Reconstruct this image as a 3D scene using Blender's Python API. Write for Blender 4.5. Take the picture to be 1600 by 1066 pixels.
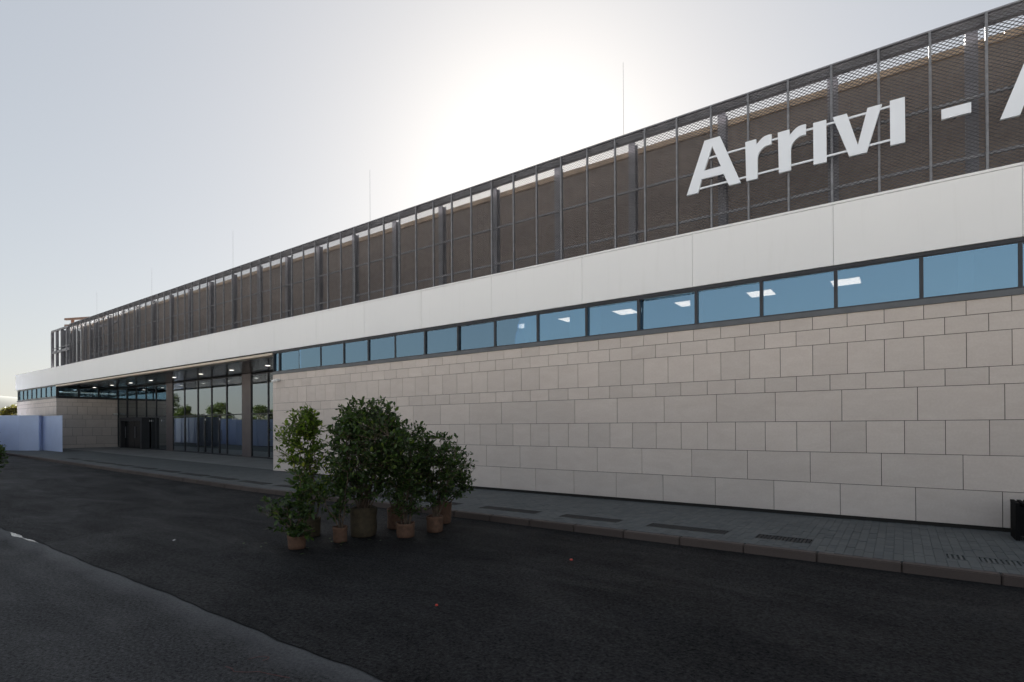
import bpy, bmesh, math, random
import numpy as np
from mathutils import Vector, Matrix
R = math.radians
random.seed(7); rng = np.random.default_rng(7)
scene = bpy.context.scene
for o in list(bpy.data.objects): bpy.data.objects.remove(o)
COL = scene.collection

# ------------------------------------------------------------------ camera
CAM = Vector((3.863, -12.503, 1.811)); YAW, PITCH, ROLL = 0.622, 0.003, -0.006
fw = Vector((-math.sin(YAW)*math.cos(PITCH), math.cos(YAW)*math.cos(PITCH), math.sin(PITCH)))
rt = Vector((math.cos(YAW), math.sin(YAW), 0)); up = rt.cross(fw)
r2 = rt*math.cos(ROLL)+up*math.sin(ROLL); u2 = -rt*math.sin(ROLL)+up*math.cos(ROLL)
cd = bpy.data.cameras.new('camera'); cam = bpy.data.objects.new('camera', cd); COL.objects.link(cam)
m = Matrix((r2, u2, -fw)).transposed().to_4x4(); m.translation = CAM
cam.matrix_world = m
cd.sensor_width = 36; cd.lens = 845.666/1600*36; cd.shift_y = (662.6-533)/1600; cd.clip_end = 12000; cd.clip_start = .05
scene.camera = cam

# ------------------------------------------------------------------ sky, sun, exposure
SUN_EL, SUN_AZ = R(25.5), R(32.4)            # azimuth from +Y towards -X
sdir = Vector((-math.sin(SUN_AZ)*math.cos(SUN_EL), math.cos(SUN_AZ)*math.cos(SUN_EL), math.sin(SUN_EL)))
W = bpy.data.worlds.new('World'); scene.world = W; W.use_nodes = True
nt = W.node_tree; nt.nodes.clear()
sky = nt.nodes.new('ShaderNodeTexSky'); sky.sky_type = 'NISHITA'; sky.sun_disc = False
sky.sun_elevation = SUN_EL; sky.sun_rotation = -SUN_AZ
sky.altitude = 0; sky.air_density = 1.0; sky.dust_density = 1.3; sky.ozone_density = 1.0
bg = nt.nodes.new('ShaderNodeBackground'); bg.inputs[1].default_value = 0.05
ow = nt.nodes.new('ShaderNodeOutputWorld')
gm = nt.nodes.new('ShaderNodeGamma'); gm.inputs[1].default_value = .38       # hazy air: flatter, paler sky
hs = nt.nodes.new('ShaderNodeHueSaturation'); hs.inputs['Saturation'].default_value = .8; hs.inputs['Value'].default_value = .93
nt.links.new(sky.outputs[0], gm.inputs[0]); nt.links.new(gm.outputs[0], hs.inputs['Color']); nt.links.new(hs.outputs[0], bg.inputs[0]); nt.links.new(bg.outputs[0], ow.inputs[0])
sl = bpy.data.lights.new('sun', 'SUN'); sl.energy = 5.0; sl.angle = R(.53); sl.color = (1, .955, .89)
so = bpy.data.objects.new('sun', sl); COL.objects.link(so)
so.rotation_euler = sdir.to_track_quat('Z', 'Y').to_euler()
scene.view_settings.view_transform = 'Standard'; scene.view_settings.look = 'None'
scene.view_settings.gamma = 1; scene.view_settings.use_curve_mapping = False
scene.view_settings.exposure = 2.95
scene.render.engine = 'CYCLES'
scene.cycles.max_bounces = 8; scene.cycles.transparent_max_bounces = 24; scene.cycles.glossy_bounces = 5

# ------------------------------------------------------------------ materials
class NM:
    def __init__(s, name):
        s.m = bpy.data.materials.new(name); s.m.use_nodes = True; s.t = s.m.node_tree; s.t.nodes.clear()
        s.out = s.n('OutputMaterial')
    def n(s, k, **kw):
        nd = s.t.nodes.new('ShaderNode'+k)
        for a, v in kw.items(): setattr(nd, a, v)
        return nd
    def l(s, a, b): s.t.links.new(a, b)
    def pos(s): return s.n('NewGeometry').outputs['Position']
    def noise(s, scale, detail=4, rough=.55, vec=None, dist=0):
        nd = s.n('TexNoise'); nd.inputs['Scale'].default_value = scale; nd.inputs['Detail'].default_value = detail
        nd.inputs['Roughness'].default_value = rough; nd.inputs['Distortion'].default_value = dist
        s.l(vec if vec is not None else s.pos(), nd.inputs['Vector']); return nd.outputs['Fac']
    def mapv(s, scale=(1,1,1), loc=(0,0,0), vec=None):
        nd = s.n('Mapping'); nd.inputs['Scale'].default_value = scale; nd.inputs['Location'].default_value = loc
        s.l(vec if vec is not None else s.pos(), nd.inputs['Vector']); return nd.outputs[0]
    def rng(s, v, a, b, c=0., d=1.):
        nd = s.n('MapRange'); nd.inputs[1].default_value = a; nd.inputs[2].default_value = b
        nd.inputs[3].default_value = c; nd.inputs[4].default_value = d; s.l(v, nd.inputs[0]); return nd.outputs[0]
    def mix(s, f, a, b, mode='MIX'):
        nd = s.n('Mix', data_type='RGBA', blend_type=mode)
        for i, v in ((0, f), (6, a), (7, b)):
            if hasattr(v, 'is_linked') or hasattr(v, 'links'): s.l(v, nd.inputs[i])
            elif i == 0: nd.inputs[0].default_value = v
            else: nd.inputs[i].default_value = (*v, 1) if len(v) == 3 else v
        return nd.outputs[2]
    def math(s, op, a, b=0.):
        nd = s.n('Math', operation=op)
        for i, v in enumerate((a, b)):
            if hasattr(v, 'links'): s.l(v, nd.inputs[i])
            else: nd.inputs[i].default_value = v
        return nd.outputs[0]
    def bsdf(s, col, rough=.6, metal=0., bump=None, bstr=.3, bdist=.01, spec=.5, emit=None, estr=0.):
        b = s.n('BsdfPrincipled')
        if hasattr(col, 'links'): s.l(col, b.inputs['Base Color'])
        else: b.inputs['Base Color'].default_value = (*col, 1)
        if hasattr(rough, 'links'): s.l(rough, b.inputs['Roughness'])
        else: b.inputs['Roughness'].default_value = rough
        b.inputs['Metallic'].default_value = metal; b.inputs['Specular IOR Level'].default_value = spec
        if bump is not None:
            bn = s.n('Bump'); bn.inputs['Strength'].default_value = bstr; bn.inputs['Distance'].default_value = bdist
            s.l(bump, bn.inputs['Height']); s.l(bn.outputs[0], b.inputs['Normal'])
        if emit: b.inputs['Emission Color'].default_value = (*emit, 1); b.inputs['Emission Strength'].default_value = estr
        s.l(b.outputs[0], s.out.inputs[0]); return s.m

def M_simple(name, col, rough=.5, metal=0., var=.12, scale=3., bump=0., spec=.5):
    s = NM(name); f = s.noise(scale, 5)
    c = s.mix(s.rng(f, .3, .7), tuple(v*(1-var) for v in col), tuple(min(1, v*(1+var)) for v in col))
    return s.bsdf(c, rough, metal, s.noise(scale*25, 3) if bump else None, bump, .004, spec)

def M_stone():
    s = NM('stone_cladding')
    oi = s.n('ObjectInfo').outputs['Random']
    isl = s.n('NewGeometry').outputs['Random Per Island']
    p = s.pos()
    # shift the pattern for each slab so veins do not run across the joints
    cmb = s.n('CombineXYZ'); s.l(s.math('MULTIPLY', oi, 37.), cmb.inputs[0]); s.l(s.math('MULTIPLY', oi, 11.), cmb.inputs[2])
    va = s.n('VectorMath', operation='ADD'); s.l(p, va.inputs[0]); s.l(cmb.outputs[0], va.inputs[1])
    pv = s.mapv((1.1, 1.1, 2.6), vec=va.outputs[0])
    cl = s.noise(1.6, 6, .6, pv, .6); fine = s.noise(26, 5, .65, va.outputs[0]); streak = s.noise(3.2, 6, .7, s.mapv((1., 1., 7.), vec=va.outputs[0]), 1.2)
    base = s.mix(s.rng(cl, .3, .72), (.60, .53, .49), (.665, .60, .56))
    base = s.mix(s.rng(streak, .52, .75, 0, .4), base, (.69, .625, .58))
    base = s.mix(s.rng(fine, .35, .7, 0, .28), base, (.47, .40, .36))
    tint = s.mix(oi, (.925, .92, .915), (1.04, 1.03, 1.02))
    base = s.mix(1., base, tint, 'MULTIPLY')
    tint2 = s.mix(isl, (.95, .95, .95), (1.04, 1.03, 1.02))
    base = s.mix(1., base, tint2, 'MULTIPLY')
    return s.bsdf(base, .72, 0, fine, .25, .003, .35)

def M_asphalt(name, a, b, worn, wear=.0, rough=(.55, .8), band=None):
    s = NM(name); p = s.pos()
    agg = s.n('TexVoronoi'); agg.inputs['Scale'].default_value = 95; s.l(p, agg.inputs['Vector'])
    fine = s.noise(120, 3, .6); sp2 = s.noise(30, 6, .8); big = s.noise(.5, 6, .65); mid = s.noise(4.5, 5, .6)
    c = s.mix(s.rng(big, .35, .68), a, b)
    c = s.mix(s.rng(mid, .5, .75, 0, .45), c, worn)
    c = s.mix(s.rng(fine, .58, .78, 0, .55), c, tuple(v*2.6 for v in b))
    c = s.mix(s.rng(sp2, .36, .5, .75, 0), c, tuple(v*.25 for v in a)); c = s.mix(s.rng(sp2, .55, .68, 0, .7), c, tuple(v*2.8 for v in b))
    if wear: c = s.mix(s.rng(agg.outputs['Distance'], .0, .5, wear, 0), c, tuple(v*2.2 for v in worn))
    streak = s.noise(.9, 4, .6, s.mapv((.35, 1.1, 1)), 1.2)
    if band:                                  # rolled, worn margin beside the joint
        sp = s.n('SeparateXYZ'); s.l(p, sp.inputs[0])
        yy = s.math('ADD', sp.outputs[1], s.math('MULTIPLY', s.math('SUBTRACT', s.noise(.8, 4, .6), .5), .5))
        c = s.mix(s.rng(yy, -9.98, -9.7, 0, .85), c, band)
    r = s.rng(streak, .3, .7, rough[0], rough[1])
    mat = s.bsdf(c, r, 0, s.math('ADD', fine, s.math('MULTIPLY', agg.outputs['Distance'], .8)), .8, .012, .25)
    bs = [n for n in s.t.nodes if n.type == 'BSDF_PRINCIPLED'][0]
    gr = s.math('MULTIPLY', s.rng(sp2, .36, .66, .02, .62 if band else .42), s.rng(big, .3, .7, .55, 1.25))
    s.l(gr, bs.inputs['Specular IOR Level']); return mat

def M_glass(name, tint, refl, rough=0., wob=0., ior=1.55, floor=.12, wscale=.5):
    s = NM(name); tr = s.n('BsdfTransparent'); tr.inputs[0].default_value = (*tint, 1)
    gl = s.n('BsdfGlossy'); gl.inputs['Color'].default_value = (*refl, 1); gl.inputs['Roughness'].default_value = rough
    fr = s.n('Fresnel'); fr.inputs['IOR'].default_value = ior
    if wob:
        bn = s.n('Bump'); bn.inputs['Strength'].default_value = 1.; bn.inputs['Distance'].default_value = wob
        s.l(s.noise(wscale, 2, .4, s.mapv((1.4, 1.4, .8))), bn.inputs['Height']); s.l(bn.outputs[0], gl.inputs['Normal'])
    mx = s.n('MixShader'); s.l(s.rng(fr.outputs[0], 0, 1, floor, 1.), mx.inputs[0])
    s.l(tr.outputs[0], mx.inputs[1]); s.l(gl.outputs[0], mx.inputs[2]); s.l(mx.outputs[0], s.out.inputs[0]); return s.m

def M_leaf(name, dark, light, tip, trans=.35):
    s = NM(name); isl = s.n('NewGeometry').outputs['Random Per Island']
    c = s.mix(s.rng(isl, 0, .85), dark, light); c = s.mix(s.rng(isl, .9, 1., 0, .8), c, tip)
    b = s.n('BsdfPrincipled'); s.l(c, b.inputs['Base Color']); b.inputs['Roughness'].default_value = .38; b.inputs['Specular IOR Level'].default_value = .45
    t = s.n('BsdfTranslucent'); s.l(s.mix(1., c, (1.3, 1.5, .6), 'MULTIPLY'), t.inputs[0])
    mx = s.n('MixShader'); mx.inputs[0].default_value = trans
    s.l(b.outputs[0], mx.inputs[1]); s.l(t.outputs[0], mx.inputs[2]); s.l(mx.outputs[0], s.out.inputs[0]); return s.m

def M_emit(name, col, strength):
    return NM(name).bsdf((.8, .8, .8), .5, emit=col, estr=strength)

def M_island(name, a, b, rough=.7, bump=.3, spec=.4):
    s = NM(name); isl = s.n('NewGeometry').outputs['Random Per Island']; oi = s.n('ObjectInfo').outputs['Random']
    k = s.math('FRACT', s.math('ADD', isl, oi)); f = s.noise(45, 5, .6); g = s.noise(.8, 4)
    c = s.mix(k, a, b); c = s.mix(s.rng(f, .4, .75, 0, .3), c, tuple(v*.6 for v in a)); c = s.mix(s.rng(g, .4, .7, 0, .35), c, tuple(v*.72 for v in a))
    return s.bsdf(c, rough, 0, f, bump, .003, spec)

def M_fascia():
    s = NM('white_fascia_panel'); oi = s.n('ObjectInfo').outputs['Random']
    drip = s.noise(1., 5, .65, s.mapv((5., 5., .35)), .4); big = s.noise(.5, 3)
    c = s.mix(s.rng(drip, .55, .8, 0, .35), (.82, .81, .81), (.70, .685, .67))
    c = s.mix(s.rng(big, .4, .7, 0, .25), c, (.77, .76, .765))
    c = s.mix(1., c, s.mix(oi, (.975, .975, .978), (1., 1., 1.)), 'MULTIPLY')
    return s.bsdf(c, .38, 0, s.noise(1.3, 2, .4), .12, .02)
def M_corr():
    s = NM('brown_sheet_metal'); p = s.pos()
    big = s.noise(.7, 5, .6, s.mapv((.35, 1, 1.6)), 1.); rust = s.noise(5, 6, .65)
    c = s.mix(s.rng(big, .35, .65), (.16, .128, .11), (.215, .172, .145)); c = s.mix(s.rng(rust, .5, .75, 0, .5), c, (.12, .095, .082))
    return s.bsdf(c, .6, 0, rust, .2, .003, .3)

MAT = dict(
    stone=M_stone(),
    white=M_fascia(),
    letter=M_simple('white_letter_paint', (.76, .785, .84), .35, 0, .02, 2),
    frame=M_simple('dark_window_frame', (.035, .036, .042), .38, .4, .15, 2),
    sillgrey=M_simple('grey_sill', (.10, .105, .115), .42, .3, .15, 2),
    backing=M_simple('black_joint_backing', (.02, .019, .018), .9, 0, .2, 4),
    mesh=M_simple('expanded_aluminium', (.14, .138, .15), .5, .4, .2, 6),
    post=M_simple('galvanised_post', (.21, .21, .225), .5, .4, .18, 9),
    steel=M_simple('dark_steel', (.19, .187, .205), .5, .3, .2, 3),
    tan=M_simple('sunlit_tan_flashing', (.36, .26, .18), .55, 0, .2, 2.5),  # lighter tan puts the sunlit look of the wall's top rim into the colour
    corr=M_corr(),
    soffitrim=M_simple('beige_soffit_edge', (.56, .47, .37), .45, 0, .05, 2),
    slat=M_simple('bronze_soffit_slat', (.06, .045, .038), .27, .6, .2, 1.2),
    column=M_simple('bronze_column', (.12, .10, .10), .4, .4, .12, 2),
    roof=M_simple('roof_membrane', (.16, .155, .15), .85, 0, .15, 1),
    interior=M_simple('interior_plaster', (.42, .42, .42), .8, 0, .05, 1),
    hall=M_simple('dark_hall_wall', (.10, .10, .10), .7, 0, .1, 1),
    glass=M_glass('band_window_glass', (.62, .74, .78), (.54, .80, 1.), 0, .0006, 1.7, .34, 1.1),
    eglass=M_glass('entrance_glass', (.30, .34, .35), (.74, .82, .86), 0, .006, 1.75, .38, .32),
    lamp=M_emit('lamp_panel', (1, .60, .45), .55),
    down=M_emit('downlight_disc', (1, .93, .85), .6),
    road_new=M_asphalt('fresh_asphalt', (.007, .007, .0078), (.0115, .0115, .0128), (.0095, .0095, .0105), 0, (.55, .76)),
    road_old=M_asphalt('old_asphalt', (.018, .018, .020), (.026, .026, .028), (.023, .023, .025), .35, (.55, .74), (.09, .09, .094)),
    seam=M_asphalt('bitumen_seam', (.075, .075, .078), (.10, .10, .103), (.08, .08, .084), 0, (.45, .7)),
    paver=M_island('grey_green_paver', (.085, .093, .095), (.12, .128, .127), .7),
    slab=M_island('pale_entrance_slab', (.20, .20, .20), (.26, .26, .255), .55),
    joint=M_simple('dark_joint_sand', (.06, .062, .062), .95, 0, .3, 8),
    kerb=M_island('reddish_kerb_stone', (.07, .052, .046), (.10, .075, .066), .7),
    grateiron=M_simple('worn_grate_iron', (.022, .022, .023), .7, .1, .2, 9),
    iron=M_simple('cast_iron', (.02, .02, .021), .55, .5, .2, 9),
    blue=M_simple('blue_hoarding_paint', (.58, .655, .85), .5, 0, .04, 1.5),
    bluepost=M_simple('blue_hoarding_edge', (.6, .67, .84), .5, 0, .04, 1.5),
    bench=M_simple('black_bench_steel', (.005, .005, .0055), .8, 0, .2, 5, 0, .12),
    cctv=M_simple('white_plastic', (.75, .75, .74), .3, 0, .03, 5),
    black=M_simple('black_plastic', (.012, .012, .013), .25, 0, .1, 5),
    sack=M_simple('terracotta_sack', (.115, .06, .037), .85, 0, .3, 14, .5),
    sack2=M_simple('olive_brown_sack', (.06, .044, .024), .85, 0, .3, 14, .5),
    soil=M_simple('potting_soil', (.03, .02, .013), .95, 0, .3, 20, .5),
    bark=M_simple('grey_brown_bark', (.09, .065, .045), .85, 0, .3, 12, .5),
    leaf=M_leaf('dark_shrub_leaf', (.020, .038, .012), (.06, .105, .026), (.17, .22, .045)),
    leaf2=M_leaf('yellowish_shrub_leaf', (.045, .08, .016), (.14, .20, .035), (.42, .40, .07), .5),
    tree=M_leaf('tree_leaf', (.016, .026, .008), (.038, .05, .014), (.09, .085, .02)),
    autumn=M_leaf('autumn_tree_leaf', (.05, .05, .014), (.11, .085, .02), (.15, .09, .02), .4),
    grass=M_simple('dry_grass_ground', (.10, .10, .055), .95, 0, .4, .3, .4),
    bounce_fill=M_simple('pale_bounce_ground', (.58, .56, .535), .95, 0, .15, .6, .4),
    hill=M_simple('haze_pale_hill', (.095, .10, .09), .95, 0, .2, .004),  # paled, greyed base colour stands in for the haze
    sand=M_simple('pale_sand', (.50, .43, .28), .95, 0, .12, 1.5, .3),
    rod=M_simple('zinc_rod', (.35, .35, .36), .4, .7, .1, 5),
    timber=M_simple('red_brown_timber', (.16, .085, .06), .7, 0, .2, 3),
    red=M_simple('red_plastic', (.6, .05, .03), .4, 0, .1, 20),
    spray=M_simple('faded_red_spray_paint', (.10, .036, .034), .8, 0, .5, 30),
    paper=M_simple('pale_paper', (.6, .6, .58), .8, 0, .1, 20),
)
w_ = NM('puddle_water'); b_ = w_.n('BsdfPrincipled'); b_.inputs['Base Color'].default_value = (.02, .02, .022, 1); b_.inputs['Roughness'].default_value = .12
b_.inputs['IOR'].default_value = 1.33; w_.l(b_.outputs[0], w_.out.inputs[0]); MAT['water'] = w_.m

# ------------------------------------------------------------------ helpers
def empty(name, loc, label=None, cat=None, group=None, rz=0):
    o = bpy.data.objects.new(name, None); COL.objects.link(o); o.location = loc; o.rotation_euler.z = rz
    return tag(o, label, cat, group)
def tag(o, label=None, cat=None, group=None, kind=None):
    for k, v in (('label', label), ('category', cat), ('group', group), ('kind', kind)):
        if v: o[k] = v
    return o
def mesh_obj(name, verts, faces, mat, parent=None, loc=(0, 0, 0), smooth=False):
    me = bpy.data.meshes.new(name); me.from_pydata([tuple(v) for v in verts], [], faces); me.update()
    if smooth: me.shade_smooth()
    return link(name, me, mat, parent, loc)
def link(name, me, mat, parent=None, loc=(0, 0, 0), rz=0):
    if mat and not me.materials: me.materials.append(MAT[mat])
    o = bpy.data.objects.new(name, me); COL.objects.link(o); o.location = loc; o.rotation_euler.z = rz
    if parent:
        o.parent = parent
        # children are given in world coordinates when the parent is unrotated
    return o
BF = [(0, 3, 2, 1), (4, 5, 6, 7), (0, 1, 5, 4), (1, 2, 6, 5), (2, 3, 7, 6), (3, 0, 4, 7)]
def bverts(x0, x1, y0, y1, z0, z1):
    return [(x0, y0, z0), (x1, y0, z0), (x1, y1, z0), (x0, y1, z0), (x0, y0, z1), (x1, y0, z1), (x1, y1, z1), (x0, y1, z1)]
class MB:
    def __init__(s): s.v = []; s.f = []
    def add(s, v, f): n = len(s.v); s.v += v; s.f += [tuple(i+n for i in q) for q in f]; return s
    def box(s, *a): return s.add(bverts(*a), BF)
    def bar(s, a, b, w, h=None):
        a, b = Vector(a), Vector(b); d = (b-a).normalized(); h = h or w
        r = d.cross(Vector((0, 0, 1)));
        if r.length < 1e-4: r = Vector((1, 0, 0))
        r.normalize(); u = r.cross(d); r *= w/2; u *= h/2
        return s.add([tuple(p) for p in (a-r-u, a+r-u, a+r+u, a-r+u, b-r-u, b+r-u, b+r+u, b-r+u)], BF)
    def tube(s, a, b, r0, r1=None, n=6):
        a, b = Vector(a), Vector(b); r1 = r0 if r1 is None else r1; d = (b-a).normalized()
        x = d.orthogonal().normalized(); y = d.cross(x)
        v = []
        for p, r in ((a, r0), (b, r1)):
            for i in range(n): t = 2*math.pi*i/n; v.append(tuple(p+x*(r*math.cos(t))+y*(r*math.sin(t))))
        f = [(i, (i+1) % n, n+(i+1) % n, n+i) for i in range(n)]+[tuple(range(n-1, -1, -1)), tuple(range(n, 2*n))]
        return s.add(v, f)
    def build(s, name, mat, parent=None, loc=(0, 0, 0), smooth=False): return mesh_obj(name, s.v, s.f, mat, parent, loc, smooth)
CACHE = {}
def slab(name, mat, parent, cx, cy, cz, sx, sy, sz, ch=0.):
    """a block (front edges on -Y chamfered by ch) centred at c; alike sizes share mesh data"""
    key = (mat, round(sx, 3), round(sy, 3), round(sz, 3), ch)
    me = CACHE.get(key)
    if me is None:
        x, y, z = sx/2, sy/2, sz/2
        if ch:
            v = [(-x, -y+ch, -z), (x, -y+ch, -z), (x, -y+ch, z), (-x, -y+ch, z), (-x+ch, -y, -z+ch), (x-ch, -y, -z+ch), (x-ch, -y, z-ch), (-x+ch, -y, z-ch),
                 (-x, y, -z), (x, y, -z), (x, y, z), (-x, y, z)]
            f = [(4, 5, 6, 7), (0, 1, 5, 4), (1, 2, 6, 5), (2, 3, 7, 6), (3, 0, 4, 7), (8, 9, 1, 0), (9, 10, 2, 1), (10, 11, 3, 2), (11, 8, 0, 3), (11, 10, 9, 8)]
        else: v, f = bverts(-x, x, -y, y, -z, z), BF
        me = bpy.data.meshes.new(name); me.from_pydata(v, [], f); me.update(); CACHE[key] = me
    return link(name, me, mat, parent, (cx, cy, cz))
def sbox(name, mat, parent, x0, x1, y0, y1, z0, z1, ch=0.):
    return slab(name, mat, parent, (x0+x1)/2, (y0+y1)/2, (z0+z1)/2, x1-x0, y1-y0, z1-z0, ch)
def gz(x): return .0135*max(0., -13-x) if x > -75 else .0135*62
def sheet(name, mat, xs, ys, off, kind='structure', edge=None, label=None, cat=None):
    v, f = [], []
    for x in xs:
        for j, y in enumerate(ys): v.append((x, y+(edge(x) if edge and j == 0 else 0), gz(x)+off))
    n = len(ys)
    for i in range(len(xs)-1):
        for j in range(n-1): f.append((i*n+j, (i+1)*n+j, (i+1)*n+j+1, i*n+j+1))
    o = mesh_obj(name, v, f, mat); tag(o, label, cat, None, kind); return o
def frange(a, b, n): return [a+(b-a)*i/n for i in range(n+1)]

# ------------------------------------------------------------------ setting
RO = -.19; SW = -.07          # road and pavement level (before the gentle rise to the left)
sheet('ground', 'grass', [-6000, -800, -200, -75, -60, -40, -13, 0, 40, 200, 800, 6000], [-6000, -800, -200, -60, -19, -2, 30, 60, 200, 800, 6000], -.34, label='dry grass ground around the road', cat='ground')
sheet('bounce_ground', 'bounce_fill', [-300, -160, -110]+frange(-75, -13, 6)+[0, 30, 90], [-90, -50, -18.3], RO-.02, label='unseen pale ground added across the road to bounce sunlight', cat='ground')  # unseen pale surface, added to throw sunlight back onto the shaded facade
xs = [-160, -110]+frange(-75, -13, 12)+frange(-12, 30, 42)
def wob(x): return .012*math.sin(x*1.3)+.010*math.sin(x*3.7+1)+.008*math.sin(x*9.1)+.005*math.sin(x*23.)
xf = [-160, -110]+frange(-75, -20, 22)+frange(-19.8, 14, 170)+[30]
sheet('road', 'road_old', xs, [-18.5, -14, -9], RO-.012, label='older grey asphalt road beside the seam', cat='road')
sheet('road', 'road_new', xf, [-9.62, -7, -5, -3.5], RO, edge=wob, label='fresh dark asphalt lane along the kerb', cat='road')
# open crack along the joint
v, f = [], []
for i, x in enumerate(xf):
    a = -9.62+wob(x); wd = .004+.006*math.sin(x*5.7)+.004*math.sin(x*13.1+2)
    v += [(x, a-max(.003, wd), gz(x)+RO-.007), (x, a+.008, gz(x)+RO-.007)]
    if i: f.append((2*i-2, 2*i, 2*i+1, 2*i-1))
tag(mesh_obj('road_seam', v, f, 'backing'), 'dark open joint between old and fresh asphalt', 'seam', None, 'structure')
# puddle lying in the seam
pv = []; N = 40
for i in range(N):
    t = 2*math.pi*i/N; rr = 1+.25*math.sin(3*t+1)+.18*math.sin(7*t)
    xq = -9.4+.85*math.cos(t)*rr; pv.append((xq, -9.66+wob(xq)+.028*math.sin(t)*rr*(1.25+math.sin(xq*7)), RO-.004))
pud = mesh_obj('puddle', pv, [tuple(range(N))], 'water'); tag(pud, 'thin bright puddle lying in the asphalt seam', 'puddle', None, 'structure')

# pavement base and pavers
PX0 = -75.
sheet('pavement', 'joint', [-75]+frange(-60, -13, 10)+[0, 16], [-3.42, -1.5, .06], SW-.02)
pave = bpy.data.objects['pavement']; tag(pave, 'dark bedding between grey pavers of the kerbside pavement', 'pavement')
GR = [(1.83, 2.66), (-.02, 1.46), (-1.93, -.58), (-4.07, -2.5)]         # drain gratings: x ranges
GRL = [(-6.15, -4.72), (-8.2, -6.77), (-10.3, -8.85), (-12.5, -11.0), (-14.75, -13.1), (-16.95, -15.25), (-19.2, -17.4), (-21.5, -19.65), (-23.9, -21.95), (-26.1, -24.4), (-28.4, -26.6), (-30.6, -28.9), (-32.9, -31.2)]
GRR = [(4.40, 4.64), (4.72, 6.05)]
GY0, GY1 = -2.88, -2.52
px, py = .118, .236
ALLG = [(round(a/px)*px, max(round(b/px), round(a/px)+2)*px) for a, b in GR+GRL+GRR]
pv = MB()
me_p = bpy.data.meshes.new('paver'); me_p.from_pydata(bverts(-px/2+.0018, px/2-.0018, -py/2+.0018, py/2-.0018, -.03, 0), [], BF); me_p.update()
cand = []
ny = int(3.40/py)
for i in range(int(-75/px), int(9/px)):
    x = i*px+px/2
    for j in range(-1, ny+1):
        y = -3.40+(j+.5+(.5 if i % 2 else 0))*py
        y0, y1 = max(y-py/2, -3.415), min(y+py/2, .04)
        if y1-y0 < .04: continue
        z = gz(x)+SW+rng.normal(0, .0012)
        if any(a < x < b for a, b in ALLG) and y0 < GY1 and y1 > GY0:
            for c0, c1 in ((y0, GY0), (GY1, y1)):
                if c1-c0 > .015: pv.box(x-px/2+.0018, x+px/2-.0018, c0+.0018, c1-.0018, z-.03, z)
            continue
        d = (Vector((x, y, z))-CAM).length
        full = abs((y1-y0)-py) < .002
        if full and 2.2 < x < 5.35: cand.append((d, x, y, z))
        elif x > -30: pv.box(x-px/2+.0018, x+px/2-.0018, y0+.0018, y1-.0018, z-.03, z)
        elif i % 4 == 0 and j % 1 == 0: pv.box(x-px/2+.0018, x+px*3.5-.003, y0+.0018, y1-.0018, z-.03, z)
cand.sort()
for k, (d, x, y, z) in enumerate(cand):
    if k < 300: link('paver', me_p, 'paver', pave, (x, y, z))
    else: pv.box(x-px/2+.0018, x+px/2-.0018, y-py/2+.0018, y+py/2-.0018, z-.03, z)
tag(pv.build('paver_field', 'paver', pave), kind='stuff')
# pale slabs on the floor of the entrance recess
sheet('entrance_floor', 'joint', frange(-46, -17, 10), [.06, 4.2], SW-.016); ef = bpy.data.objects['entrance_floor']; tag(ef, 'pale slab floor of the entrance recess', 'floor')
sv = MB()
for i in range(48):
    for j in range(6):
        x0 = -45.3+i*.6; y0 = .26+j*.6; z = gz(x0+.3)+SW
        sv.box(x0+.004, x0+.596, y0+.004, min(y0+.596, 3.9), z-.03, z)
tag(sv.build('slab_field', 'slab', ef), kind='stuff')
pv2 = MB()
for i in range(230):
    x0 = -45.3+i*.122; z = gz(x0)+SW; pv2.box(x0+.003, x0+.119, .05, .255, z-.03, z)
tag(pv2.build('edge_row', 'paver', ef), kind='stuff')
# kerb stones
kr = empty('kerb', (0, 0, 0)); tag(kr, 'reddish stone kerb along the dark asphalt', 'kerb', None, 'structure')
me_k = bpy.data.meshes.new('kerb_stone')
bm = bmesh.new(); bmesh.ops.create_cube(bm, size=1)
bmesh.ops.scale(bm, vec=(.99, .15, .3), verts=bm.verts); bmesh.ops.bevel(bm, geom=[e for e in bm.edges], offset=.012, segments=2, affect='EDGES')
bm.to_mesh(me_k); bm.free()
x = 9.0-.13
while x > -74:
    L = 1.0
    o = link('kerb_stone', me_k, 'kerb', kr, (x-L/2, -3.497+random.gauss(0, .003), gz(x-L/2)+SW-.147+random.gauss(0, .002)))
    o.rotation_euler.y = .0135 if x < -13 else 0
    x -= L

# ------------------------------------------------------------------ terminal building
B = empty('terminal_building', (0, 0, 0), 'long low terminal with stone cladding, white fascia and mesh rooftop screen', 'building')
XL, XC, XR, XE = -55.3, -17.33, 9.3, -45.3      # left end, recess right corner, right end, recess left corner
D = 3.77
def part(name, mat, *a, parent=B): return MB().box(*a).build(name, mat, parent)
wall = part('wall', 'backing', XC+.03, XR, .028, .3, -.4, 4.0)
H = .62; ZR = [(3.72, 3.985), (3.41, 3.72), (2.79, 3.41), (2.48, 2.79), (1.86, 2.48), (1.24, 1.86), (.62, 1.24), (0, .62)]
WR = [(.6, .03), (.6, -.27), (.6, .03), (.6, -.27), (1.2, .53), (.6, -.27), (1.2, -.03), (1.2, .49)]
J = .0046
def courses(x0, x1):
    for (z0, z1), (w, off) in zip(ZR, WR):
        k = math.floor((x0-off)/w); xx = off+k*w
        while xx < x1:
            a, b = max(xx, x0), min(xx+w, x1)
            if b-a > .03: yield a, b, z0, z1
            xx += w
for a, b, z0, z1 in courses(XC, XR):
    o = sbox('stone_panel', 'stone', wall, a+J, b-J, 0, .024, z0+J, z1-J, .0015)
    o.location.y += random.gauss(0, .0009); o.rotation_euler.z = random.gauss(0, .0007); o.rotation_euler.x = random.gauss(0, .0007)
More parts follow.
